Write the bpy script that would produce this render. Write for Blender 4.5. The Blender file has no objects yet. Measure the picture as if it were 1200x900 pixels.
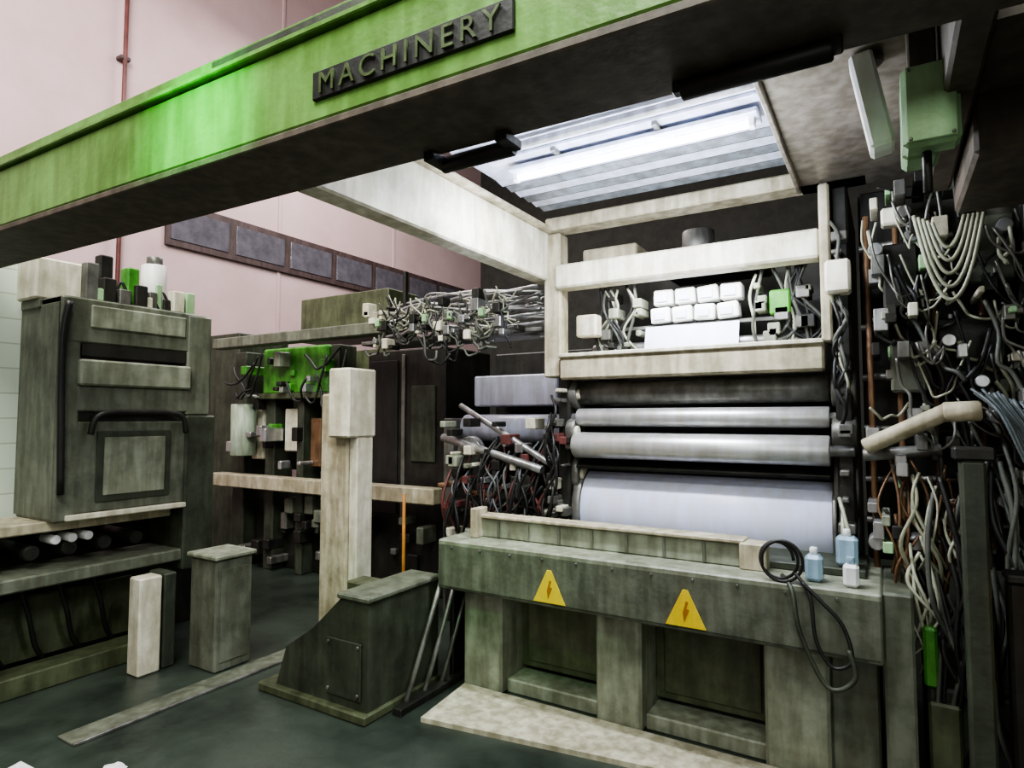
import bpy, bmesh, math, random
from mathutils import Vector, Matrix
random.seed(7)
scene = bpy.context.scene
try:
    scene.view_settings.look = 'AgX - Medium High Contrast'
except Exception: pass

# ---------------------------------------------------------------- materials
def mat(name, col, rough=0.55, metal=0.0, var=0.35, scale=6.0, dark=None, emit=0.0, ecol=None, bump=0.15, fine=40.0, grime=0.35):
    m = bpy.data.materials.new(name); m.use_nodes = True
    nt = m.node_tree; b = nt.nodes['Principled BSDF']
    b.inputs['Roughness'].default_value = rough
    b.inputs['Metallic'].default_value = metal
    tc = nt.nodes.new('ShaderNodeTexCoord')
    n = nt.nodes.new('ShaderNodeTexNoise'); n.inputs['Scale'].default_value = scale
    n.inputs['Detail'].default_value = 8; n.inputs['Roughness'].default_value = 0.65
    nt.links.new(tc.outputs['Object'], n.inputs['Vector'])
    r = nt.nodes.new('ShaderNodeValToRGB')
    r.color_ramp.elements[0].position = 0.33; r.color_ramp.elements[1].position = 0.6
    d = dark if dark else tuple(c*(1-var) for c in col)
    r.color_ramp.elements[0].color = (*d, 1); r.color_ramp.elements[1].color = (*col, 1)
    nt.links.new(n.outputs['Fac'], r.inputs['Fac'])
    out = r.outputs['Color']
    if grime and not emit:
        mp = nt.nodes.new('ShaderNodeMapping'); mp.inputs['Scale'].default_value=(14,14,2.2)
        g = nt.nodes.new('ShaderNodeTexNoise'); g.inputs['Scale'].default_value=1.3; g.inputs['Detail'].default_value=6
        nt.links.new(tc.outputs['Object'], mp.inputs['Vector']); nt.links.new(mp.outputs['Vector'], g.inputs['Vector'])
        gr = nt.nodes.new('ShaderNodeValToRGB'); gr.color_ramp.elements[0].position=0.40; gr.color_ramp.elements[1].position=0.62
        k=1-grime
        gr.color_ramp.elements[0].color=(k,k*0.97,k*0.9,1); gr.color_ramp.elements[1].color=(1,1,1,1)
        nt.links.new(g.outputs['Fac'], gr.inputs['Fac'])
        mx = nt.nodes.new('ShaderNodeMixRGB'); mx.blend_type='MULTIPLY'; mx.inputs['Fac'].default_value=1
        nt.links.new(out, mx.inputs['Color1']); nt.links.new(gr.outputs['Color'], mx.inputs['Color2']); out = mx.outputs['Color']
    nt.links.new(out, b.inputs['Base Color'])
    if bump:
        n2 = nt.nodes.new('ShaderNodeTexNoise'); n2.inputs['Scale'].default_value = fine
        nt.links.new(tc.outputs['Object'], n2.inputs['Vector'])
        bp = nt.nodes.new('ShaderNodeBump'); bp.inputs['Strength'].default_value = bump; bp.inputs['Distance'].default_value = 0.01
        nt.links.new(n2.outputs['Fac'], bp.inputs['Height']); nt.links.new(bp.outputs['Normal'], b.inputs['Normal'])
    if emit:
        b.inputs['Emission Color'].default_value = (*(ecol or col), 1)
        b.inputs['Emission Strength'].default_value = emit
    return m

M = {}
M['cream'] = mat('cream_paint', (0.58,0.525,0.39), 0.5, dark=(0.32,0.29,0.19))
M['creamL'] = mat('light_cream_paint', (0.80,0.77,0.64), 0.45, dark=(0.54,0.51,0.39), grime=0.25)
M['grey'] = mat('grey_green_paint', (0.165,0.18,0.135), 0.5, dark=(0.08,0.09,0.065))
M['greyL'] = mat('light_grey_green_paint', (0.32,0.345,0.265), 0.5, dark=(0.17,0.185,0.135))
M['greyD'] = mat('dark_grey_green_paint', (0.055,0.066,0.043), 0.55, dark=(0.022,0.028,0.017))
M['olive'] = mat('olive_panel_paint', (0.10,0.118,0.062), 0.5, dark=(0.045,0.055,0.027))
M['green'] = mat('green_beam_paint', (0.165,0.34,0.085), 0.35, dark=(0.085,0.20,0.035), scale=2.5, grime=0.25)
M['greenB'] = mat('bright_green_paint', (0.09,0.36,0.04), 0.45, dark=(0.03,0.16,0.012))
M['greenP'] = mat('pale_green_enamel', (0.36,0.58,0.32), 0.4, dark=(0.27,0.47,0.24), grime=0.15)
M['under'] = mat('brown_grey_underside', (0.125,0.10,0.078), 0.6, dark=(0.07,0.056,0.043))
M['taupe'] = mat('taupe_sheet_metal', (0.30,0.265,0.22), 0.35, metal=0.3, dark=(0.15,0.13,0.11), scale=2)
M['black'] = mat('black_rubber', (0.014,0.014,0.013), 0.5, var=0.5)
M['cabG'] = mat('grey_cable_sheath', (0.11,0.118,0.10), 0.5, var=0.5)
M['dark'] = mat('dark_machine_metal', (0.032,0.031,0.026), 0.5, metal=0.3, var=0.6)
M['steel'] = mat('brushed_steel', (0.55,0.56,0.57), 0.35, metal=0.75, var=0.35, scale=3, bump=0.05)
M['steelD'] = mat('dull_steel', (0.26,0.26,0.24), 0.45, metal=0.6, var=0.5)
M['chrome'] = mat('satin_chrome_roller', (0.72,0.73,0.74), 0.38, metal=0.65, var=0.2, bump=0.02, grime=0.15)
M['bluewhite'] = mat('blue_white_film', (0.70,0.74,0.95), 0.3, var=0.10, scale=2, bump=0.03, grime=0.05)
M['white'] = mat('white_plastic', (0.87,0.88,0.90), 0.4, var=0.12, grime=0.1)
M['hoodp'] = mat('bluish_sheet_panel', (0.62,0.65,0.80), 0.32, metal=0.1, var=0.25, scale=2, grime=0.2)
M['hoodd'] = mat('slate_slat', (0.27,0.30,0.34), 0.4, metal=0.2, var=0.4)
M['yellow'] = mat('warning_yellow', (0.88,0.66,0.03), 0.5, var=0.12, grime=0.1)
M['orange'] = mat('orange_paint', (0.55,0.24,0.04), 0.5, var=0.3)
M['red'] = mat('oxide_red', (0.16,0.05,0.045), 0.5, var=0.4)
M['copper'] = mat('copper_brown_pipe', (0.26,0.15,0.08), 0.45, metal=0.4, var=0.4)
M['blue'] = mat('pale_blue_plastic', (0.35,0.52,0.66), 0.4, var=0.2)
M['bluegrey'] = mat('blue_grey_cable', (0.15,0.18,0.195), 0.45, var=0.4)
M['hose'] = mat('translucent_cream_hose', (0.50,0.52,0.39), 0.35, var=0.35)
M['pink'] = mat('pink_wall_paint', (0.55,0.40,0.40), 0.75, dark=(0.47,0.325,0.325), scale=0.7, grime=0)
M['window'] = mat('dark_window_glass', (0.12,0.11,0.13), 0.15, var=0.4, grime=0)
M['frame'] = mat('window_frame_paint', (0.08,0.05,0.05), 0.6)
M['mat'] = mat('worn_cream_floor_plate', (0.56,0.54,0.41), 0.6, dark=(0.34,0.33,0.23), scale=5)
M['darkwall'] = mat('dark_back_wall', (0.045,0.045,0.038), 0.8, grime=0)
M['ceil'] = mat('pink_ceiling', (0.55,0.41,0.41), 0.8, scale=0.5, var=0.15, grime=0)
M['tube'] = mat('lit_fluorescent_tube', (0.95,0.97,1.0), 0.4, emit=10.0, ecol=(0.9,0.95,1.0), bump=0)
M['panelwht'] = mat('whitewashed_panel', (0.50,0.60,0.47), 0.5, var=0.2)
M['letter']=mat('lettering_paint',(0.09,0.13,0.05),0.4)

m = bpy.data.materials.new('glazed_tile_panel'); m.use_nodes = True; nt = m.node_tree; b = nt.nodes['Principled BSDF']
tc = nt.nodes.new('ShaderNodeTexCoord'); mp = nt.nodes.new('ShaderNodeMapping')
mp.inputs['Rotation'].default_value = (0, math.radians(90), math.radians(90))
br = nt.nodes.new('ShaderNodeTexBrick'); br.inputs['Scale'].default_value = 1; br.offset = 0
br.inputs['Brick Width'].default_value = 0.16; br.inputs['Row Height'].default_value = 0.16; br.inputs['Mortar Size'].default_value = 0.005
br.inputs['Color1'].default_value = (0.76,0.83,0.72,1); br.inputs['Color2'].default_value = (0.68,0.78,0.65,1); br.inputs['Mortar'].default_value = (0.50,0.58,0.46,1)
nt.links.new(tc.outputs['Object'], mp.inputs['Vector']); nt.links.new(mp.outputs['Vector'], br.inputs['Vector']); nt.links.new(br.outputs['Color'], b.inputs['Base Color'])
b.inputs['Roughness'].default_value = 0.4
M['tile'] = m
M['floor'] = mat('oily_dark_floor', (0.045,0.058,0.045), 0.34, dark=(0.013,0.019,0.014), scale=1.6, bump=0.3, fine=12, grime=0)

# ---------------------------------------------------------------- geometry helpers
class Obj:
    def __init__(s, name): s.name = name; s.parts = {}
    def _add(s, part, m, vs, fs, smooth):
        if part not in s.parts: s.parts[part] = [m, [], [], []]
        p = s.parts[part]; o = len(p[1])
        p[1].extend(vs); p[2].extend([tuple(i+o for i in f) for f in fs]); p[3].extend([smooth]*len(fs))
    def _bm(s, part, m, bm, smooth=False):
        bm.verts.index_update()
        s._add(part, m, [v.co.copy() for v in bm.verts], [tuple(v.index for v in f.verts) for f in bm.faces], smooth)
        bm.free()
    def box(s, part, m, a, c, bev=0.008, rz=0, ry=0, rx=0):
        a = Vector(a); c = Vector(c); lo = Vector(map(min, a, c)); hi = Vector(map(max, a, c))
        bm = bmesh.new(); bmesh.ops.create_cube(bm, size=1)
        d = hi-lo; ce = (hi+lo)/2
        for v in bm.verts: v.co = Vector((v.co.x*d.x, v.co.y*d.y, v.co.z*d.z))
        if bev: bmesh.ops.bevel(bm, geom=bm.edges[:], offset=min(bev, min(d)*0.3), segments=1, affect='EDGES')
        Rm = Matrix.Rotation(rz,4,'Z') @ Matrix.Rotation(ry,4,'Y') @ Matrix.Rotation(rx,4,'X')
        for v in bm.verts: v.co = Rm @ v.co + ce
        s._bm(part, m, bm)
    def cyl(s, part, m, p0, p1, r, r2=None, seg=24):
        p0 = Vector(p0); p1 = Vector(p1); ax = p1-p0; L = ax.length
        q = ax.to_track_quat('Z','Y'); r2 = r if r2 is None else r2
        e = min(0.006, r*0.15, L*0.2)
        prof = [(r-e,0),(r,e),(r2,L-e),(r2-e,L)]
        vs=[];fs=[];rings=[]
        for rr,z in prof:
            ring=[]
            for i in range(seg):
                t=2*math.pi*i/seg
                ring.append(len(vs)); vs.append(q@Vector((rr*math.cos(t),rr*math.sin(t),z))+p0)
            rings.append(ring)
        for k in range(len(rings)-1):
            for i in range(seg):
                j=(i+1)%seg; fs.append((rings[k][i],rings[k][j],rings[k+1][j],rings[k+1][i]))
        s._add(part,m,vs,fs,True)
        s._add(part,m,[vs[i] for i in rings[0]],[tuple(reversed(range(seg)))],False)
        s._add(part,m,[vs[i] for i in rings[-1]],[tuple(range(seg))],False)
    def tube(s, part, m, pts, r, seg=8, sub=6):
        P=[Vector(p) for p in pts]; C=[]
        if len(P)>2 and sub>1:
            n=len(P)
            for i in range(n-1):
                a=P[max(i-1,0)];b_=P[i];c=P[i+1];d=P[min(i+2,n-1)]
                for k in range(sub):
                    t=k/sub
                    C.append(0.5*((2*b_)+(c-a)*t+(2*a-5*b_+4*c-d)*t*t+(3*b_-a-3*c+d)*t**3))
            C.append(P[-1])
        else: C=P
        vs=[];fs=[];up=Vector((0.13,0.31,0.94))
        for i,c in enumerate(C):
            tn=(C[min(i+1,len(C)-1)]-C[max(i-1,0)])
            if tn.length<1e-6: tn=Vector((0,0,1))
            tn.normalize(); x=tn.cross(up)
            if x.length<0.05: x=tn.cross(Vector((1,0,0)))
            x.normalize(); y=tn.cross(x); up=-y if y.dot(up)<0 else y
            x=up.cross(tn).normalized()
            for k in range(seg):
                t=2*math.pi*k/seg; vs.append(c+x*math.cos(t)*r+up*math.sin(t)*r)
        for i in range(len(C)-1):
            for k in range(seg):
                j=(k+1)%seg; fs.append((i*seg+k,i*seg+j,(i+1)*seg+j,(i+1)*seg+k))
        fs.append(tuple(reversed(range(seg)))); fs.append(tuple((len(C)-1)*seg+k for k in range(seg)))
        s._add(part,m,vs,fs,True)
    def poly(s, part, m, pts, thick):
        n=len(pts); t=Vector(thick); vs=[Vector(p) for p in pts]+[Vector(p)+t for p in pts]
        fs=[tuple(range(n)), tuple(reversed(range(n,2*n)))]
        for i in range(n): j=(i+1)%n; fs.append((i,i+n,j+n,j))
        s._add(part,m,vs,fs,False)
    def sag(s, part, m, a, c, drop, r, n=6, jit=0.0):
        a=Vector(a);c=Vector(c);pts=[]
        for i in range(n+1):
            t=i/n; p=a.lerp(c,t); p.z-=drop*4*t*(1-t)
            if 0<i<n: p+=Vector((random.uniform(-jit,jit),random.uniform(-jit,jit),random.uniform(-jit,jit)))
            pts.append(p)
        s.tube(part,m,pts,r,sub=4)
    def done(s):
        allv=[v for p in s.parts.values() for v in p[1]]
        lo=Vector((min(v.x for v in allv),min(v.y for v in allv),min(v.z for v in allv)))
        hi=Vector((max(v.x for v in allv),max(v.y for v in allv),max(v.z for v in allv)))
        org=Vector(((lo.x+hi.x)/2,(lo.y+hi.y)/2,lo.z)); obs=[]
        for pn,(m,vs,fs,sm) in s.parts.items():
            me=bpy.data.meshes.new(pn); me.from_pydata([v-org for v in vs],[],fs); me.update()
            bm=bmesh.new(); bm.from_mesh(me); bmesh.ops.recalc_face_normals(bm,faces=bm.faces[:]); bm.to_mesh(me); bm.free()
            me.polygons.foreach_set('use_smooth', sm)
            me.materials.append(M[m]); ob=bpy.data.objects.new(pn,me); scene.collection.objects.link(ob); obs.append(ob)
        if len(obs)==1:
            obs[0].name=s.name; obs[0].location=org; return obs[0]
        e=bpy.data.objects.new(s.name,None); e.empty_display_size=0.2; scene.collection.objects.link(e); e.location=org
        for ob in obs: ob.parent=e
        return e
def R(a,b): return random.uniform(a,b)

# ---------------------------------------------------------------- room
H=9.6
o=Obj('floor'); o.box('floor','floor',(-8.2,-4,-0.1),(6,12,0),0); o.done()
o=Obj('ceiling'); o.box('ceiling','ceil',(-8.2,-4,H),(6,12,H+.15),0); o.done()
o=Obj('wall_left'); o.box('wall_left','pink',(-8.2,-4,0),(-8,12,H),0); o.done()
o=Obj('wall_back'); o.box('wall_back','darkwall',(-8,11.8,0),(6,12,H),0); o.done()
o=Obj('wall_right'); o.box('wall_right','darkwall',(5.8,-4,0),(6,11.8,H),0); o.done()
o=Obj('wall_front'); o.box('wall_front','pink',(-8,-4,0),(5.8,-3.8,H),0); o.done()
for i in range(7):
    y=4.45+i*0.95
    o=Obj('window_%d'%(i+1))
    o.box('frame','frame',(-8,y,3.86),(-7.95,y+0.95,4.46),0.004)
    o.box('pane','window',(-7.96,y+0.06,3.95),(-7.94,y+0.89,4.37),0.002)
    o.done()
o=Obj('wall_downpipe'); o.cyl('pipe','red',(-7.9,3.85,0.05),(-7.9,3.85,H-.1),0.025)
for z in (1.5,3,4.5,6): o.box('bracket','frame',(-8,3.79,z),(-7.88,3.91,z+0.05))
o.done()
o=Obj('trim_1')
for y in (1.4,6.2,8.8): o.box('trim_1','pink',(-8,y,0.0),(-7.98,y+0.05,H-.02),0.004)
o.done()

# ---------------------------------------------------------------- overhead green beam
def yaw(o, c, ang):
    Rm=Matrix.Rotation(ang,3,'Z'); c=Vector(c)
    for p in o.parts.values(): p[1][:]=[Rm@(v-c)+c for v in p[1]]
o=Obj('overhead_gantry_beam')
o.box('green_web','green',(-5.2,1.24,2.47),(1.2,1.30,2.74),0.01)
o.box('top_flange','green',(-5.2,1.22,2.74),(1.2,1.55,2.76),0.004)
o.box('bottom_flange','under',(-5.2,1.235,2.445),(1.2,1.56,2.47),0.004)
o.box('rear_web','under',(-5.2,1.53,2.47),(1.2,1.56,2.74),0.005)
o.box('upper_green_rail','green',(-5.2,1.27,2.76),(1.2,1.50,2.84),0.01)
o.box('upper_shadow_strip','greyD',(-1.95,1.262,2.775),(-0.9,1.275,2.82),0.003)  # dark strip painted in for the shadow along the top edge
o.box('name_plate','black',(-1.42,1.228,2.53),(-0.74,1.24,2.615),0.003)
o.box('seam_cover','green',(-4.4,1.234,2.47),(-4.37,1.24,2.74),0.002)
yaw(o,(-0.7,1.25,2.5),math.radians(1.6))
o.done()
cu=bpy.data.curves.new('lettering','FONT'); cu.body='MACHINERY'; cu.size=0.088; cu.extrude=0.003; cu.space_character=1.35
t=bpy.data.objects.new('beam_lettering',cu); scene.collection.objects.link(t)
t.rotation_euler=(math.radians(90),0,math.radians(1.6)); t.location=(-1.39,1.204,2.542)
cu.materials.append(M['letter'])
dg=bpy.context.evaluated_depsgraph_get(); me=bpy.data.meshes.new_from_object(t.evaluated_get(dg))
t2=bpy.data.objects.new('raised_lettering',me); t2.rotation_euler=t.rotation_euler
scene.collection.objects.link(t2); pe=bpy.data.objects['overhead_gantry_beam']; t2.parent=pe; t2.location=Vector(t.location)-Vector(pe.location)
bpy.data.objects.remove(t)
for (a,b_) in (((-1.22,1.58,2.425),(-0.95,1.58,2.425)),((-0.42,1.52,2.425),(-0.08,1.52,2.425))):
    o=Obj('beam_grab_handle')
    o.cyl('grip','black',a,b_,0.026)
    for p in (a,b_): o.box('mount','black',(p[0]-0.02,1.50,2.415),(p[0]+0.02,p[1]+0.015,2.447),0.004)
    o.done()

# ---------------------------------------------------------------- overhead hood
o=Obj('press_overhead_hood')
o.box('left_side_beam','creamL',(-1.97,1.60,2.49),(-1.85,3.62,2.80),0.01)
o.box('left_side_flange','cream',(-2.02,1.60,2.80),(-1.80,3.62,2.82),0.004)
o.box('rear_beam','cream',(-1.85,3.46,2.80),(-0.05,3.62,2.88),0.01)
o.box('right_soffit','taupe',(-0.36,1.66,2.80),(0.16,3.62,2.83),0.006)
o.box('right_soffit_lip','taupe',(-0.37,1.66,2.77),(-0.35,3.5,2.84),0.004)
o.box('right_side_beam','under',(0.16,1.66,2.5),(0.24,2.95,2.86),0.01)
o.box('front_panel','hoodp',(-1.85,1.64,2.99),(-0.36,2.22,3.01),0.004)
o.box('reflector_panel','hoodp',(-1.85,2.24,2.94),(-0.36,2.58,2.96),0.004, rx=math.radians(-8))
o.box('light_channel','hoodp',(-1.80,2.58,2.90),(-0.38,2.82,2.92),0.004)
for i in range(6):
    y=2.86+i*0.10
    o.box('slats_%d'%(i%2),'hoodd' if i%2 else 'hoodp',(-1.85,y,2.93),(-0.36,y+0.09,2.94),0.003, rx=math.radians(-10))
    o.box('slat_edges','dark',(-1.85,y-0.008,2.925),(-0.36,y,2.94),0.002)
for x in (-1.45,-0.9): o.box('cross_ribs','steelD',(x,1.6,3.015),(x+0.03,3.5,3.05),0.003)
o.box('top_cover','hoodd',(-1.9,1.6,3.08),(0.2,3.62,3.10),0.004)
for y in (1.75,2.0,2.23): o.box('panel_seams','steelD',(-1.85,y,2.975),(-0.36,y+0.015,2.99),0.002)
for x in (-1.35,-0.85): o.box('channel_clips','steelD',(x,2.58,2.88),(x+0.025,2.82,2.90),0.002)
o.box('inner_rail','steel',(-1.80,2.46,2.88),(-0.40,2.49,2.91),0.005)
o.done()
o=Obj('fluorescent_lamp')
o.box('housing','hoodp',(-1.62,2.63,2.855),(-0.42,2.76,2.88),0.005)
o.cyl('tube','tube',(-1.58,2.69,2.835),(-0.46,2.69,2.835),0.016)
for x in (-1.60,-0.45): o.box('sockets','white',(x-0.012,2.67,2.815),(x+0.012,2.71,2.86),0.003)
o.done()

# ---------------------------------------------------------------- press base
o=Obj('press_base')
F=2.95
o.box('fascia','grey',(-2.30,F,0.60),(-0.04,F+0.06,0.87),0.012)
o.box('table_top','greyL',(-2.30,F,0.85),(-0.04,3.62,0.885),0.008)
o.box('fascia_end_left','grey',(-2.30,F,0.60),(-2.24,3.6,0.87),0.008)
o.box('fascia_end_right','grey',(-0.10,F,0.60),(-0.04,3.6,0.87),0.008)
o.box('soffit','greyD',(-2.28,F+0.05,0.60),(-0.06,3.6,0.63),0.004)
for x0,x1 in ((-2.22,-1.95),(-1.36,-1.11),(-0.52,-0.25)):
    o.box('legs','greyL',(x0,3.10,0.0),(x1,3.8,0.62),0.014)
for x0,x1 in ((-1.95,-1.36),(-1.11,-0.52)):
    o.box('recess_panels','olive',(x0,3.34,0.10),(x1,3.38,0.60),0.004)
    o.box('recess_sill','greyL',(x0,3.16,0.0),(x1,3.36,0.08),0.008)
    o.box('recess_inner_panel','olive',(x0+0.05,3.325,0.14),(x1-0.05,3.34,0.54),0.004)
o.box('step_upstand','greyL',(-2.12,3.14,0.885),(-0.62,3.20,1.0),0.008)
o.box('step_cap','cream',(-2.14,3.12,1.0),(-0.60,3.24,1.02),0.005)
for i in range(7): o.box('upstand_ribs','grey',(-2.0+i*0.2,3.128,0.89),(-1.985+i*0.2,3.14,0.99),0.003)
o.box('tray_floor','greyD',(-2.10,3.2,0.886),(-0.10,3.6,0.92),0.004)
o.box('end_bracket','cream',(-2.16,3.08,0.885),(-2.11,3.2,1.06),0.006)
o.box('end_plate','cream',(-0.62,3.10,0.885),(-0.50,3.22,1.01),0.006)
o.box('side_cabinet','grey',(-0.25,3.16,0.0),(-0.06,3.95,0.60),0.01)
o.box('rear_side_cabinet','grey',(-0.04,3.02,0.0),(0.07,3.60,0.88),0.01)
for x in [-2.2+0.2*i for i in range(11)]:
    o.cyl('bolts','steelD',(x,F-0.008,0.845),(x,F+0.004,0.845),0.007,seg=8)
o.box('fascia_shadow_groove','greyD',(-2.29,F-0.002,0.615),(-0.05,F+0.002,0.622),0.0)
o.done()
for x,z in ((-1.555,0.70),(-0.835,0.70)):
    o=Obj('warning_sign'); w=0.095
    o.poly('yellow_triangle','yellow',[(x-w,F-0.006,z-0.075),(x+w,F-0.006,z-0.075),(x+0.012,F-0.006,z+0.095),(x-0.012,F-0.006,z+0.095)],(0,0.004,0))
    o.poly('bolt_symbol','orange',[(x-0.012,F-0.0075,z-0.01),(x+0.004,F-0.0075,z+0.045),(x+0.016,F-0.0075,z+0.04),(x+0.006,F-0.0075,z+0.01),(x+0.02,F-0.0075,z+0.005),(x-0.006,F-0.0075,z-0.055)],(0,0.0015,0))
    o.done()
o=Obj('step_plate')
o.poly('plate','mat',[(-2.15,2.62,0.0),(-0.8,2.82,0.0),(-0.10,2.9,0.0),(-0.10,3.09,0.0),(-2.2,3.09,0.0)],(0,0,0.025))
o.done()

# ---------------------------------------------------------------- press roller stand
o=Obj('printing_press_roller_stand')
XL,XR=-1.66,-0.25
o.box('left_frame','dark',(-1.78,3.5,0.62),(-1.70,4.4,1.98),0.012)
o.box('right_frame','dark',(-0.22,3.5,0.60),(-0.14,4.4,2.78),0.012)
o.box('left_post','cream',(-1.88,3.50,1.86),(-1.76,3.62,2.79),0.01)
o.box('right_post','cream',(-0.27,3.44,1.98),(-0.22,3.54,2.79),0.01)
o.box('upper_crossbeam','creamL',(-1.78,3.46,2.42),(-0.27,3.60,2.57),0.012)
o.box('middle_crossbeam','cream',(-1.74,3.44,1.84),(-0.26,3.62,1.99),0.012)
o.box('middle_crossbeam_lip','creamL',(-1.74,3.42,1.975),(-0.26,3.64,2.0),0.005)
o.cyl('upper_nip_roller','steelD',(XL,3.60,1.755),(XR,3.60,1.755),0.072,seg=40)
o.cyl('guide_roller','chrome',(XL,3.55,1.605),(XR,3.55,1.605),0.055,seg=40)
o.cyl('coating_roller','chrome',(XL,3.50,1.435),(XR,3.50,1.435),0.078,seg=40)
o.cyl('impression_roller','black',(XL,3.75,1.60),(XR,3.75,1.60),0.13,seg=40)
o.cyl('dark_back_roller','black',(XL,3.74,1.34),(XR,3.74,1.34),0.12,seg=40)
for z,y,r in ((1.755,3.60,0.03),(1.605,3.55,0.025),(1.435,3.50,0.03),(1.05,3.78,0.05)):
    o.cyl('journals','steel',(-1.72,y,z),(-0.14,y,z),r)
o.cyl('film_drum','bluewhite',(XL+0.02,3.78,1.03),(XR,3.78,1.03),0.27,seg=64)
o.cyl('drum_collar','steelD',(XL-0.03,3.78,1.03),(XL+0.02,3.78,1.03),0.285,seg=48)
o.cyl('drum_collar','steelD',(XR,3.78,1.03),(XR+0.02,3.78,1.03),0.285,seg=48)
o.box('doctor_blade','dark',(XL,3.50,1.315),(XR,3.62,1.335),0.004,rx=math.radians(25))
o.box('film_web','bluewhite',(-1.28,3.72,2.02),(-0.72,3.725,2.17),0.0,rx=math.radians(-14))
for k,z in enumerate((2.19,2.30)):
    for i in range(4):
        x=-1.25+i*0.135+0.02*k
        o.box('white_packages','white',(x,3.74,z),(x+0.12,3.84,z+0.095),0.008,ry=math.radians(R(-6,6)))
        o.box('package_labels','bluewhite',(x+0.02,3.732,z+0.02),(x+0.09,3.742,z+0.07),0.002)
o.box('clamp_rail','steelD',(-1.66,3.78,2.16),(-0.3,3.86,2.185),0.004)
o.cyl('web_idler','steel',(XL,3.80,2.05),(XR,3.80,2.05),0.035)
o.box('interior_back','dark',(-1.76,4.4,0.6),(-0.14,4.44,2.78),0.004)
o.box('interior_top_box','cream',(-1.74,3.80,2.58),(-1.36,4.1,2.74),0.01)
o.cyl('blower_can','steelD',(-1.0,3.95,2.58),(-1.0,3.95,2.79),0.10)
o.box('blower_base','dark',(-1.2,3.8,2.5),(-0.6,4.2,2.6),0.01)
o.box('cream_control_box','creamL',(-1.70,3.60,2.12),(-1.56,3.7,2.26),0.01)
o.box('green_control_box','greenB',(-0.55,3.70,2.18),(-0.44,3.82,2.32),0.01)
for y,z,r in ((3.60,1.75,0.10),(3.56,1.52,0.09),(3.66,1.25,0.14),(3.62,1.0,0.1)):
    o.cyl('left_bearings','steelD',(-1.72,y,z),(-1.66,y,z),r,seg=20)
    o.cyl('left_bearing_caps','creamL',(-1.70,y-0.05,z),(-1.64,y-0.05,z),r*0.35,seg=14)
    o.cyl('right_bearings','steelD',(-0.24,y,z),(-0.13,y,z),r,seg=20)
for i in range(26):
    z=R(0.98,1.8); x=-1.84+R(0,.13); s=R(.02,.055)
    k=random.choice([0,0,1,2,3]); o.box('left_fittings_%d'%k,['steelD','red','creamL','dark'][k],(x,3.38+R(0,.06),z),(x+s,3.5,z+s*R(.5,1.3)),0.005)
for i in range(8):
    z=R(1.1,1.8); o.tube('left_frame_cables','black',[(-1.80,3.45,z),(-1.76+R(-.05,.05),3.38,z-.1),(-1.78+R(-.05,.05),3.38,z-.25),(-1.8,3.45,z-.35)],0.009)
for i in range(16):
    z=R(1.0,2.6); k=i%3; o.tube('right_frame_cables_%d'%k,['black','cabG','hose'][k],[(-.19+R(-.03,.02),3.45,z),(-.18+R(-.04,.03),3.38,z-.1),(-.18+R(-.04,.03),3.36,z-.22),(-.19,3.45,z-.3)],R(.006,.010))
for i in range(12):
    z=R(1.0,2.6); s=R(.02,.05); o.box('right_fittings','steelD',(-.22+R(0,.03),3.4,z),(-.22+.03+s,3.5,z+s),0.005)
o.box('right_white_valve','creamL',(-0.24,3.30,2.20),(-0.13,3.42,2.36),0.012)
for i in range(6):
    x=random.choice([R(-1.55,-1.3),R(-0.68,-0.35)]); o.tube('interior_cables','hose',[(x,3.7,2.42),(x+R(-.05,.05),3.72,2.3),(x+R(-.08,.08),3.74,2.15),(x+R(-.08,.08),3.76,2.0)],0.008)
for i in range(16):
    x=random.choice([R(-1.58,-1.32),R(-0.66,-0.34)]); k=i%2; o.tube('interior_dark_cables_%d'%k,['black','cabG'][k],[(x,3.7,2.45),(x+R(-.06,.06),3.72,2.3),(x+R(-.1,.1),3.74,2.12),(x+R(-.1,.1),3.76,2.0)],0.010)
for i in range(22):
    x=random.choice([R(-1.6,-1.33),R(-0.66,-0.36)]); z=R(2.02,2.35); s=R(.03,.08); k=random.choice([0,1,2])
    o.box('interior_brackets_%d'%k,['steelD','dark','greyL'][k],(x,3.70,z),(x+s,3.84,z+s),0.006)
o.done()

# ---------------------------------------------------------------- items on base table
o=Obj('fluid_canister')
o.box('body','blue',(-0.33,3.02,0.887),(-0.26,3.10,1.0),0.015); o.cyl('neck','white',(-0.295,3.06,1.0),(-0.295,3.06,1.03),0.016); o.done()
o=Obj('fluid_canister')
o.box('body','white',(-0.18,3.00,0.887),(-0.12,3.07,0.98),0.012); o.cyl('neck','blue',(-0.15,3.035,0.98),(-0.15,3.035,1.01),0.016); o.done()
o=Obj('fluid_canister')
o.box('body','blue',(-0.22,3.22,0.925),(-0.13,3.30,1.06),0.015); o.cyl('neck','white',(-0.175,3.26,1.06),(-0.175,3.26,1.09),0.016); o.done()
o=Obj('coiled_black_cable')
pts=[]
for i in range(30):
    a=i*0.55; pts.append((-0.44+(0.07+0.0006*i)*math.cos(a)+0.0012*i, 3.0-0.002*i, 0.975+(0.075+0.0006*i)*math.sin(a)))
o.tube('coil','black',pts,0.007,sub=3)
o.tube('lead','black',[(-0.36,2.96,0.93),(-0.30,2.92,0.85),(-0.28,2.90,0.68),(-0.22,2.90,0.58),(-0.15,2.90,0.62),(-0.18,2.91,0.75),(-0.26,2.91,0.84),(-0.33,2.93,0.9)],0.008)
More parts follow.
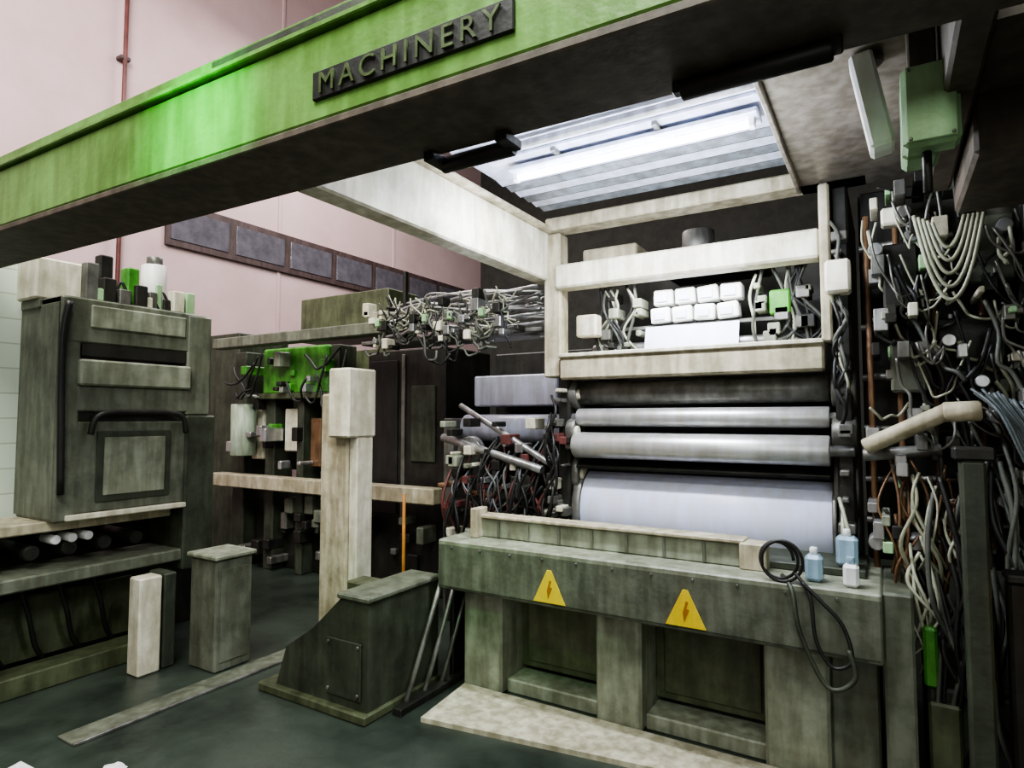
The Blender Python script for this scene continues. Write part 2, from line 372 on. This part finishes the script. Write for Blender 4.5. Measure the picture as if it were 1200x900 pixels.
o.tube('green_lead','greyD',[(-0.42,3.02,0.90),(-0.37,2.93,0.86),(-0.34,2.9,0.7),(-0.24,2.89,0.50),(-0.14,2.89,0.55),(-0.16,2.9,0.66)],0.010)
o.done()

# ---------------------------------------------------------------- right hand pneumatic cluster
o=Obj('pneumatic_manifold')
o.box('backing_plate','dark',(-0.10,3.62,0.90),(1.1,3.66,2.76),0.01)
o.box('white_valve_block','creamL',(0.0,3.26,2.48),(0.10,3.34,2.56),0.01)
o.box('dark_box','dark',(0.0,3.3,2.10),(0.14,3.5,2.4),0.01)
o.box('dark_box','dark',(0.2,3.35,1.7),(0.42,3.55,2.05),0.01)
o.box('dark_box','greyD',(0.5,3.2,1.9),(0.9,3.5,2.6),0.01)
o.box('grey_box','grey',(0.02,3.34,1.72),(0.16,3.5,1.95),0.01)
o.box('grey_box','grey',(0.34,3.4,2.2),(0.5,3.5,2.5),0.01)
o.cyl('cream_arm','cream',(-0.09,3.18,1.47),(0.22,3.16,1.63),0.036)
o.cyl('cream_arm','cream',(0.20,3.16,1.625),(0.33,3.16,1.63),0.042)
o.cyl('grey_arm','steelD',(-0.1,3.3,1.43),(0.2,3.3,1.46),0.028)
for z in (1.1,1.3,1.55,1.8,2.05,2.45):
    o.cyl('cross_pipes','steelD',(-0.10,3.55,z),(0.9,3.55,z+R(-.05,.05)),0.018)
for x in (-0.06,0.06,0.2,0.36,0.52,0.7):
    o.cyl('riser_pipes','copper',(x,3.5,0.65),(x+R(-.02,.03),3.5,2.6),0.014)
for i in range(100):
    x=R(-0.09,0.8);z=R(0.95,2.7); s=R(.015,.06)
    k=random.choice([0,0,1,2,2,3,4,4,5])
    o.box('fittings_%d'%k,['steel','creamL','dark','greenP','steelD','greyL'][k],(x,3.24+R(-.08,.12),z),(x+s,3.5,z+s*R(.8,1.8)),0.004)
for i in range(20):
    x=R(-0.06,0.7);z=R(1.0,2.6); o.cyl('gauges','steel',(x,3.24,z),(x,3.36,z),R(.018,.035),seg=14)
for k in range(5):
    w=0.12-0.016*k; o.sag('hanging_hose_loops','hose',(0.24-w,3.10,2.46-0.01*k),(0.24+w,3.12,2.44),0.36-0.06*k,0.008)
for i in range(24):
    x=R(-0.08,0.5); z=R(1.6,2.65); o.sag('cream_hoses','hose',(x,3.26,z),(x+R(.03,.2),3.3+R(-.1,.1),z+R(-.3,.1)),R(.04,.2),R(.004,.008),jit=0.015)
for i in range(60):
    x=R(-0.07,0.7); z=R(1.0,2.75); k=random.choice([0,0,1]); o.sag('machine_hoses_%d'%k,['black','cabG'][k],(x,3.26,z),(x+R(.03,.3),3.30+R(-.12,.12),z+R(-.5,.1)),R(.03,.3),R(.005,.011),jit=0.02)
for i in range(24):
    x=R(-0.07,0.5); z=R(1.3,2.7); o.sag('grey_hoses','steelD',(x,3.22,z),(x+R(.03,.3),3.25,z+R(-.4,.1)),R(.03,.2),R(.004,.008),jit=0.02)
for i in range(16):
    x=R(0.0,0.35); z=R(0.9,1.5); o.tube('copper_lines','copper',[(x,3.3,z),(x+R(-.06,.06),3.22,z-.15),(x+R(-.1,.1),3.2,z-.32),(x+R(-.05,.12),3.25,z-.5)],R(.005,.009))
for i in range(16):
    x=R(0.05,0.3); z=R(0.9,1.4); o.tube('cream_lower_lines','hose',[(x,3.2,z),(x+R(-.05,.05),3.15,z-.12),(x+R(-.06,.08),3.14,z-.28),(x+R(-.06,.1),3.2,z-.4)],R(.004,.008))
for i in range(34):
    x=R(0.15,0.45); z=R(0.8,1.5); k=i%2; o.tube('dark_lower_lines_%d'%k,['black','cabG'][k],[(x,3.18,z),(x+R(-.05,.05),3.12,z-.2),(x+R(-.05,.08),3.10,z-.45),(x+R(-.04,.1),3.14,z-.7)],R(.006,.012))
for i in range(20):
    a=i*0.02; o.tube('blue_grey_cable_fan','bluegrey',[(0.30+a*0.6,3.16,1.72-a*0.2+R(-.02,.02)),(0.38+a*.9,3.08,1.62-a*1.2),(0.46+a,3.05,1.40-a*1.6),(0.60+a,3.05,1.15-a*1.2)],R(.005,.009))
o.box('green_component','greenB',(0.10,3.1,0.50),(0.15,3.16,0.74),0.01)
o.box('lower_base','greyD',(0.11,3.12,0.0),(0.9,3.7,0.50),0.012)
o.box('lower_green_pipe_cover','olive',(0.11,3.08,0.12),(0.22,3.12,0.45),0.01)
for p in o.parts.values():
    for v in p[1]: v.x=max(v.x,-0.115); v.z=min(v.z,2.785)
o.done()
o=Obj('machine_stanchion')
o.box('dark_column','greyD',(0.23,2.88,0.03),(0.31,2.98,1.44),0.01)
o.box('foot','greyD',(0.19,2.82,0.0),(0.35,3.02,0.03),0.005)
o.box('head_bracket','dark',(0.21,2.88,1.44),(0.34,3.0,1.49),0.008)
o.done()
o=Obj('machine_stanchion')
o.box('dark_column','dark',(0.36,2.90,0.0),(0.42,3.0,1.0),0.01)
o.box('cap','dark',(0.355,2.89,1.0),(0.425,3.01,1.03),0.006)
o.done()
o=Obj('orange_cabinet')
o.box('body','orange',(0.44,2.74,0.55),(0.85,3.0,1.05),0.012); o.box('door_panel','orange',(0.48,2.73,0.6),(0.80,2.742,1.0),0.005)
o.box('handle','dark',(0.51,2.71,0.76),(0.53,2.73,0.86),0.004)
o.box('plinth','dark',(0.43,2.74,0.0),(0.86,3.0,0.55),0.01); o.done()
o=Obj('junction_box')
o.box('enclosure','greenP',(0.06,2.15,2.37),(0.155,2.28,2.61),0.014)
o.box('enclosure_front','greenP',(0.06,2.06,2.37),(0.20,2.15,2.61),0.014)
o.box('lid','greenP',(0.07,2.05,2.38),(0.19,2.06,2.60),0.006)
o.box('hanger','under',(0.08,2.10,2.6),(0.15,2.20,2.80),0.005)
for x,z in ((0.08,2.39),(0.18,2.39),(0.08,2.59),(0.18,2.59)): o.cyl('screws','steelD',(x,2.046,z),(x,2.052,z),0.005,seg=8)
o.cyl('conduit','dark',(0.12,2.12,2.25),(0.12,2.12,2.37),0.012)
o.done()
o=Obj('white_air_duct')
o.box('slanted_duct','white',(-0.05,2.26,2.47),(0.02,2.38,2.80),0.01,ry=math.radians(-10))
o.cyl('duct_elbow','steelD',(-0.02,2.32,2.77),(-0.02,2.32,2.80),0.045)
o.done()
o=Obj('right_overhead_box_girder')
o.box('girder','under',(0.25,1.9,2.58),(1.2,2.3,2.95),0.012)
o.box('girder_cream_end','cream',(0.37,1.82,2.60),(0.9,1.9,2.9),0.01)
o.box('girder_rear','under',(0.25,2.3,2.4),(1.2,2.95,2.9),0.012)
o.done()

# ---------------------------------------------------------------- left: large gray machine
o=Obj('sheet_feeder_machine')
X=-4.2
o.box('frame_left_column','grey',(-4.7,1.74,0.98),(X,1.86,2.34),0.012)
o.box('frame_right_column','greyD',(-4.6,2.52,0.55),(X+0.02,2.74,1.62),0.012)
o.box('frame_right_column_upper','grey',(-4.6,2.52,1.62),(X+0.01,2.70,2.33),0.012)
o.box('top_panel','grey',(-4.7,1.74,2.06),(X+0.005,2.66,2.34),0.012)
o.box('top_inset','greyL',(X,1.90,2.16),(X+0.02,2.50,2.30),0.008)
o.box('dark_slot','dark',(X-0.3,1.86,1.98),(X+0.004,2.52,2.06),0.006)
o.box('mid_rail','greyL',(X-0.3,1.84,1.80),(X+0.04,2.54,1.96),0.012)
o.box('mid_rail_lower','grey',(X-0.3,1.84,1.64),(X+0.01,2.54,1.80),0.01)
o.box('rail_gap','dark',(X-0.3,1.84,1.58),(X-0.02,2.54,1.64),0.004)
o.box('lower_panel','grey',(X-0.3,1.84,1.02),(X,2.54,1.58),0.01)
o.box('lower_inset_frame','greyD',(X,1.96,1.08),(X+0.012,2.42,1.52),0.006)
o.box('lower_inset','greyL',(X+0.008,2.0,1.12),(X+0.02,2.38,1.48),0.006)
o.tube('arched_pipe','dark',[(X+0.05,1.9,1.50),(X+0.06,1.95,1.62),(X+0.06,2.2,1.64),(X+0.06,2.45,1.62),(X+0.05,2.5,1.50)],0.018)
o.box('top_ledge','creamL',(X-0.3,1.8,0.985),(X+0.02,2.54,1.02),0.006)
o.tube('black_side_rod','black',[(X+0.03,1.76,1.15),(X+0.03,1.74,2.0),(X+0.03,1.77,2.3)],0.020)
o.box('side_cladding','grey',(-4.72,1.735,1.0),(-4.22,1.745,2.3),0.004)
o.box('guard_panel','tile',(-4.84,0.9,0.94),(-4.8,1.98,2.62),0.0)
o.box('guard_panel_edge','greyD',(-4.84,1.98,0.94),(-4.78,2.02,2.62),0.004)
o.box('bed_rail_upper','cream',(-4.7,1.2,0.92),(-4.3,2.5,0.985),0.008)
o.box('bed_rail','grey',(-4.6,1.3,0.62),(-4.2,2.55,0.70),0.01)
o.box('bed_back','dark',(-4.86,0.9,0.0),(-4.80,3.0,0.94),0.004)
o.box('bed_low_rail','olive',(-4.5,1.2,0.0),(-4.3,2.4,0.12),0.008)
for i in range(6): o.cyl('bed_rollers','dark',(-4.75,1.3+i*0.2,0.80),(-4.35,1.3+i*0.2,0.80),0.045)
for i in range(3): o.cyl('white_spools','white',(-4.5,1.82+i*.09,0.86),(-4.34,1.82+i*.09,0.86),0.028)
o.box('white_leg','creamL',(-4.12,2.14,0.0),(-3.99,2.28,0.60),0.01)
o.box('dark_leg','greyD',(-4.2,2.3,0.0),(-4.0,2.38,0.6),0.01)
o.box('white_end_post','white',(-4.3,1.40,0.0),(-4.24,1.47,0.94),0.008)
for i in range(4): o.tube('under_cables','black',[(-4.5,1.5+i*.2,0.6),(-4.48,1.55+i*.2,0.4),(-4.5,1.6+i*.2,0.2),(-4.55,1.7+i*.2,0.05)],0.014)
o.box('under_green_panel','olive',(-4.6,1.3,0.12),(-4.56,2.4,0.5),0.006)
o.box('top_cream_box','creamL',(-4.72,1.70,2.34),(-4.45,1.98,2.60),0.012)
o.box('top_box_support','grey',(-4.7,1.72,2.28),(-4.45,2.0,2.34),0.008)
o.cyl('top_white_drum','white',(-4.35,2.36,2.34),(-4.35,2.36,2.66),0.08)
o.cyl('top_drum_cap','steelD',(-4.35,2.36,2.66),(-4.35,2.36,2.72),0.05)
o.box('top_dark_column','dark',(-4.4,2.0,2.33),(-4.32,2.08,2.66),0.008)
o.box('top_green_valve','greenB',(-4.36,2.14,2.34),(-4.26,2.22,2.60),0.01)
for i in range(14):
    s=R(.03,.08); y=1.88+i*.05; k=i%4; o.box('top_parts_%d'%k,['steelD','greenP','dark','creamL'][k],(-4.3,y,2.34),(-4.3+s,y+s,2.38+R(.02,.2)),0.006)
for i in range(7): o.tube('top_hoses','black',[(-4.3,1.9+i*.09,2.34),(-4.28,1.93+i*.09,2.42+R(0,.1)),(-4.26,1.99+i*.09,2.34)],0.010)
o.done()
o=Obj('gray_floor_cabinet')
o.box('body','grey',(-3.92,2.42,0.0),(-3.64,2.68,0.70),0.012); o.box('lid','greyL',(-3.94,2.40,0.70),(-3.62,2.70,0.73),0.008)
o.box('door','grey',(-3.64,2.45,0.06),(-3.632,2.65,0.64),0.004); o.done()

# ---------------------------------------------------------------- cream column
o=Obj('control_column')
o.box('post','cream',(-3.62,3.22,0.02),(-3.34,3.46,1.78),0.014)
o.box('upper_box','creamL',(-3.46,3.14,1.46),(-3.25,3.42,1.96),0.014)
o.box('side_channel','creamL',(-3.34,3.24,0.02),(-3.26,3.40,1.46),0.008)
o.box('foot','cream',(-3.68,3.16,0.0),(-3.24,3.52,0.03),0.006)
o.done()

# ---------------------------------------------------------------- low sump block + struts
o=Obj('drive_gearbox_housing')
o.poly('housing','greyD',[(-3.12,2.46,0.0),(-2.38,2.46,0.0),(-2.38,2.46,0.62),(-2.58,2.46,0.62),(-2.80,2.46,0.42),(-3.02,2.46,0.28)],(0,0.60,0))
o.box('lid','grey',(-2.60,2.44,0.62),(-2.36,3.06,0.65),0.008)
o.box('rear_block','olive',(-3.0,2.9,0.28),(-2.62,3.06,0.56),0.01)
o.box('access_panel','greyD',(-2.68,2.448,0.10),(-2.42,2.46,0.40),0.004)
for a in ((-2.66,.13),(-2.44,.13),(-2.66,.38),(-2.44,.38)): o.cyl('bolts','steelD',(a[0],2.44,a[1]),(a[0],2.45,a[1]),0.010,seg=8)
o.box('sloped_plinth','olive',(-3.22,2.42,0.0),(-2.36,3.08,0.05),0.008)
o.done()
o=Obj('diagonal_drive_linkage')
for i in range(3): o.cyl('struts','steelD',(-2.32,2.7+i*.16,0.03),(-2.30,3.0+i*.16,0.66),0.014)
o.box('side_plate','black',(-2.34,3.12,0.0),(-2.31,3.7,0.8),0.005)
o.box('foot_rail','dark',(-2.33,2.6,0.0),(-2.27,3.4,0.04),0.004)
o.done()
o=Obj('orange_guard_rod'); o.cyl('rod','orange',(-3.0,3.45,0.02),(-3.0,3.45,1.05),0.012); o.cyl('foot_disc','dark',(-3.0,3.45,0.0),(-3.0,3.45,0.02),0.05); o.done()
# floor strips near the feeder
o=Obj('floor_rail_strip')
o.box('strip','grey',(-3.6,1.55,0.0),(-3.45,3.0,0.012),0.003)
o.box('strip_edge','steelD',(-3.45,1.55,0.0),(-3.43,3.0,0.016),0.003)
o.done()

# ---------------------------------------------------------------- middle background machine line
o=Obj('background_printing_unit')
o.box('cream_walkway_rail','cream',(-6.4,4.16,0.86),(-3.3,4.30,1.0),0.01)
o.box('overhead_rail','grey',(-6.2,4.0,2.34),(-3.5,4.14,2.45),0.01)
o.box('green_drive_cover','greenB',(-5.75,4.3,1.85),(-4.75,4.7,2.34),0.02)
o.box('green_cover_lip','olive',(-5.8,4.27,1.80),(-4.7,4.72,1.86),0.008)
o.box('olive_top_cabinet','olive',(-6.0,5.0,2.5),(-4.6,5.5,3.02),0.012)
o.box('dark_tower','dark',(-4.35,4.45,0.0),(-3.4,5.2,2.25),0.014)
o.box('tower_strip','steelD',(-3.9,4.43,0.6),(-3.86,4.45,2.2),0.004)
o.box('tower_door','black',(-4.3,4.43,0.7),(-3.95,4.45,2.15),0.006)
o.box('tower_window','greyD',(-3.78,4.43,1.2),(-3.5,4.45,1.9),0.006)
o.box('left_dark_stand','greyD',(-7.2,4.5,0.0),(-6.45,5.2,2.6),0.012)
for x0,x1 in ((-6.3,-6.1),(-5.75,-5.6),(-5.25,-5.15),(-4.8,-4.65)):
    o.box('uprights','greyD',(x0,4.35,0.0),(x1,4.6,2.34),0.01)
o.box('cream_boxes','creamL',(-5.5,4.4,1.25),(-5.25,4.6,1.7),0.012)
o.box('cream_boxes','cream',(-6.05,4.4,1.15),(-5.85,4.6,1.8),0.012)
o.cyl('pale_drum','panelwht',(-5.98,4.25,1.2),(-5.98,4.25,1.75),0.13)
o.box('orange_box','copper',(-5.1,4.4,1.1),(-4.95,4.6,1.6),0.012)
o.box('rear_screen','olive',(-6.4,4.9,1.0),(-4.4,4.95,2.34),0.006)
o.box('lower_bed','dark',(-6.4,4.5,0.0),(-3.4,5.0,0.86),0.01)
for i in range(30):
    x=R(-6.2,-3.4); s=R(.05,.12); z=R(0.05,0.7)
    o.box('lower_parts_'+str(i%3),['steelD','grey','dark'][i%3],(x,4.36+R(-.1,.05),z),(x+s,4.52,z+s*R(.6,2)),0.01)
for i in range(30):
    x=R(-6.2,-4.4); s=R(.03,.10); z=R(1.05,2.2)
    k=random.choice([0,0,1,2,3]); o.box('mid_parts_'+str(k),['dark','steel','greenB','greyL'][k],(x,4.2+R(-.05,.1),z),(x+s,4.4,z+s*R(.6,2)),0.01)
for i in range(10):
    x=R(-6.2,-4.5); o.sag('unit_cables','black',(x,4.1,R(1.8,2.3)),(x+R(.1,.5),4.1,R(1.8,2.3)),R(.05,.3),0.012,jit=0.02)
o.done()

o=Obj('pipe_and_cable_bundle')
B=-0.3
o.box('tray','steelD',(-3.6,3.9+B,2.18),(-1.95,4.26+B,2.21),0.006)
o.box('tray_hangers','dark',(-3.3,4.05+B,2.2),(-3.27,4.09+B,2.78),0.004)
for i in range(24):
    z=2.22+R(0,.30); o.tube('metal_pipes','steel',[(-3.6+R(0,.5),3.93+B+R(0,.25),z),(-3.0,3.93+B+R(0,.2),z+R(-.06,.08)),(-2.5,3.95+B+R(0,.2),z+R(-.08,.06)),(-1.98,3.9+B+R(0,.2),z+R(-.1,.08))],R(.005,.014))
for i in range(26):
    x=R(-3.5,-2.2); o.sag('cream_cables','hose',(x,3.85+B,R(2.2,2.55)),(x+R(.1,.3),3.85+B,R(2.2,2.5)),R(.02,.10),R(.004,.008),jit=0.02)
for i in range(30):
    x=R(-3.5,-2.2); k=i%2; o.sag('dark_cables_%d'%k,['black','cabG'][k],(x,3.82+B,R(2.1,2.55)),(x+R(.1,.3),3.82+B,R(2.05,2.45)),R(.02,.15),R(.006,.010),jit=0.02)
for i in range(34):
    x=R(-3.5,-2.1); s=R(.02,.07); k=i%3; z=R(2.12,2.45); o.box('connector_boxes_%d'%k,['creamL','dark','steel'][k],(x,3.80+B,z),(x+s,3.9+B,z+s*R(.6,1.6)),0.005)
for i in range(4):
    x=R(-3.4,-2.4); o.box('valves_green','greenP',(x,3.8+B,2.3),(x+.04,3.86+B,2.36),0.008)
o.done()

o=Obj('web_unwind_unit')
o.box('rear_plate','dark',(-3.15,4.9,0.0),(-1.95,4.96,2.2),0.01)
o.box('far_wall_glimpse','hoodp',(-3.05,4.4,1.70),(-2.25,4.8,1.96),0.012)  # added box standing in for glimpses of the bright far wall
o.cyl('roll_of_film','hoodp',(-3.05,4.3,1.52),(-2.1,4.3,1.52),0.11)
o.cyl('guide_bar','steel',(-3.0,3.9,1.45),(-2.0,3.7,1.25),0.03)
o.cyl('guide_bar','steel',(-2.9,4.0,1.7),(-1.95,3.7,1.3),0.022)
o.box('unit_end','steelD',(-3.15,4.1,0.0),(-3.05,4.7,1.6),0.01)
for i in range(10):
    x=R(-2.9,-1.98); o.tube('red_hoses','red',[(x,3.9,R(1.2,1.5)),(x+R(-.1,.1),3.8,1.15),(x+R(-.1,.1),3.75,0.95),(x+R(-.1,.1),3.85,0.7)],R(.006,.012))
for i in range(20):
    x=R(-2.95,-1.95); z=R(1.1,1.5); o.tube('dark_hoses','black',[(x,3.86,z),(x+R(-.1,.1),3.74,z-.15),(x+R(-.15,.15),3.70,z-.4),(x+R(-.15,.15),3.8,z-.6)],R(.007,.012))
for i in range(12):
    x=R(-2.9,-1.95); z=R(1.1,1.5); k=i%2; o.tube('grey_hoses_%d'%k,['bluegrey','cabG'][k],[(x,3.88,z),(x+R(-.1,.1),3.76,z-.15),(x+R(-.1,.1),3.72,z-.3),(x+R(-.1,.1),3.82,z-.5)],R(.006,.010))
for i in range(46):
    x=R(-2.95,-1.95);z=R(.7,1.6); s=R(.02,.08); k=random.choice([0,0,1,2,3,4]); o.box('brackets_%d'%k,['dark','steel','creamL','red','greyL'][k],(x,3.75,z),(x+s,3.9,z+s),0.006)
for i in range(5):
    x=R(-3.05,-2.5);z=R(.98,1.08); s=R(.05,.1); o.box('orange_fittings','copper',(x,3.8,z),(x+s,3.9,z+s*.5),0.008)
o.box('lower_block','dark',(-3.05,4.0,0.0),(-1.95,4.8,0.95),0.01)
o.cyl('gear_wheels','steel',(-2.75,3.9,1.35),(-2.75,3.97,1.35),0.11)
o.cyl('gear_wheels','steel',(-2.3,3.9,1.1),(-2.3,3.97,1.1),0.09)
o.done()

o=Obj('crumpled_paper')
bm=bmesh.new(); bmesh.ops.create_icosphere(bm,subdivisions=3,radius=0.06)
for v in bm.verts: v.co*=R(.8,1.1); v.co.z*=0.5; v.co+=Vector((-2.98,1.50,0.035))
o._bm('paper','white',bm); o.done()
o=Obj('paper_sheet'); o.poly('sheet','white',[(-3.45,1.2,0.0),(-3.05,1.22,0.0),(-3.1,1.38,0.0),(-3.5,1.36,0.0)],(0,0,0.004)); o.done()

# ---------------------------------------------------------------- lights
def area(name, loc, size, power, col=(1,1,1), target=None, sy=None):
    l=bpy.data.lights.new(name,'AREA'); l.energy=power; l.color=col; l.size=size
    if sy: l.shape='RECTANGLE'; l.size_y=sy
    ob=bpy.data.objects.new(name,l); ob.location=loc; scene.collection.objects.link(ob)
    if target is not None:
        ob.rotation_euler=(Vector(target)-Vector(loc)).to_track_quat('-Z','Y').to_euler()
    return ob
area('ceiling_lamp_front',(-0.6,-1.0,5.8),1.6,330,(0.97,1,0.93),(-1.2,3,1))
area('ceiling_lamp_left',(-3.2,0.2,6.4),1.6,230,(0.97,1,0.94),(-4.5,3,1))
area('ceiling_lamp_rear',(-5.5,6.5,6.9),2.5,300,(1,0.97,0.95),(-6.5,6,0))
area('wall_washer',(-4.6,1.0,6.9),2.5,330,(1,0.95,0.95),(-8,4,4.6))
area('hood_tube_lamp',(-1.02,2.69,2.80),1.1,62,(0.90,0.94,1),(-1.02,2.9,0),sy=0.08)
area('press_inner_lamp',(-1.0,3.62,2.41),0.9,10,(0.95,0.97,1),(-1,3.8,0),sy=0.05)
area('hood_fill_light',(-1.0,2.5,2.40),1.2,42,(0.80,0.86,1),(-1.0,2.75,3.0),sy=0.2)  # added light without fixture, brightens hood panels and slats from below
s=bpy.data.lights.new('green_indicator_lamp','SPOT'); s.energy=95; s.color=(0.05,1,0.10); s.spot_size=math.radians(60); s.spot_blend=1; s.shadow_soft_size=0.05
so=bpy.data.objects.new('green_indicator_lamp',s); so.location=(-1.9,0.6,2.95); scene.collection.objects.link(so)
so.rotation_euler=(Vector((-2.0,1.22,2.6))-so.location).to_track_quat('-Z','Y').to_euler()

w=bpy.data.worlds.new('world'); scene.world=w; w.use_nodes=True
w.node_tree.nodes['Background'].inputs['Color'].default_value=(0.8,0.88,0.8,1); w.node_tree.nodes['Background'].inputs['Strength'].default_value=0.3
# soft unseen fill light behind the viewer; front wall has no opening
area('hall_fill_light',(1.5,-3.0,3.6),4.5,170,(0.90,0.98,0.93),(-1.5,3.5,1.2))

cam=bpy.data.cameras.new('camera'); cam.lens=21.75; cam.sensor_width=36; cam.clip_start=0.05
co=bpy.data.objects.new('camera',cam); co.location=(0,0,1.6); co.rotation_euler=(math.radians(93.16),0,math.radians(31.2))
scene.collection.objects.link(co); scene.camera=co
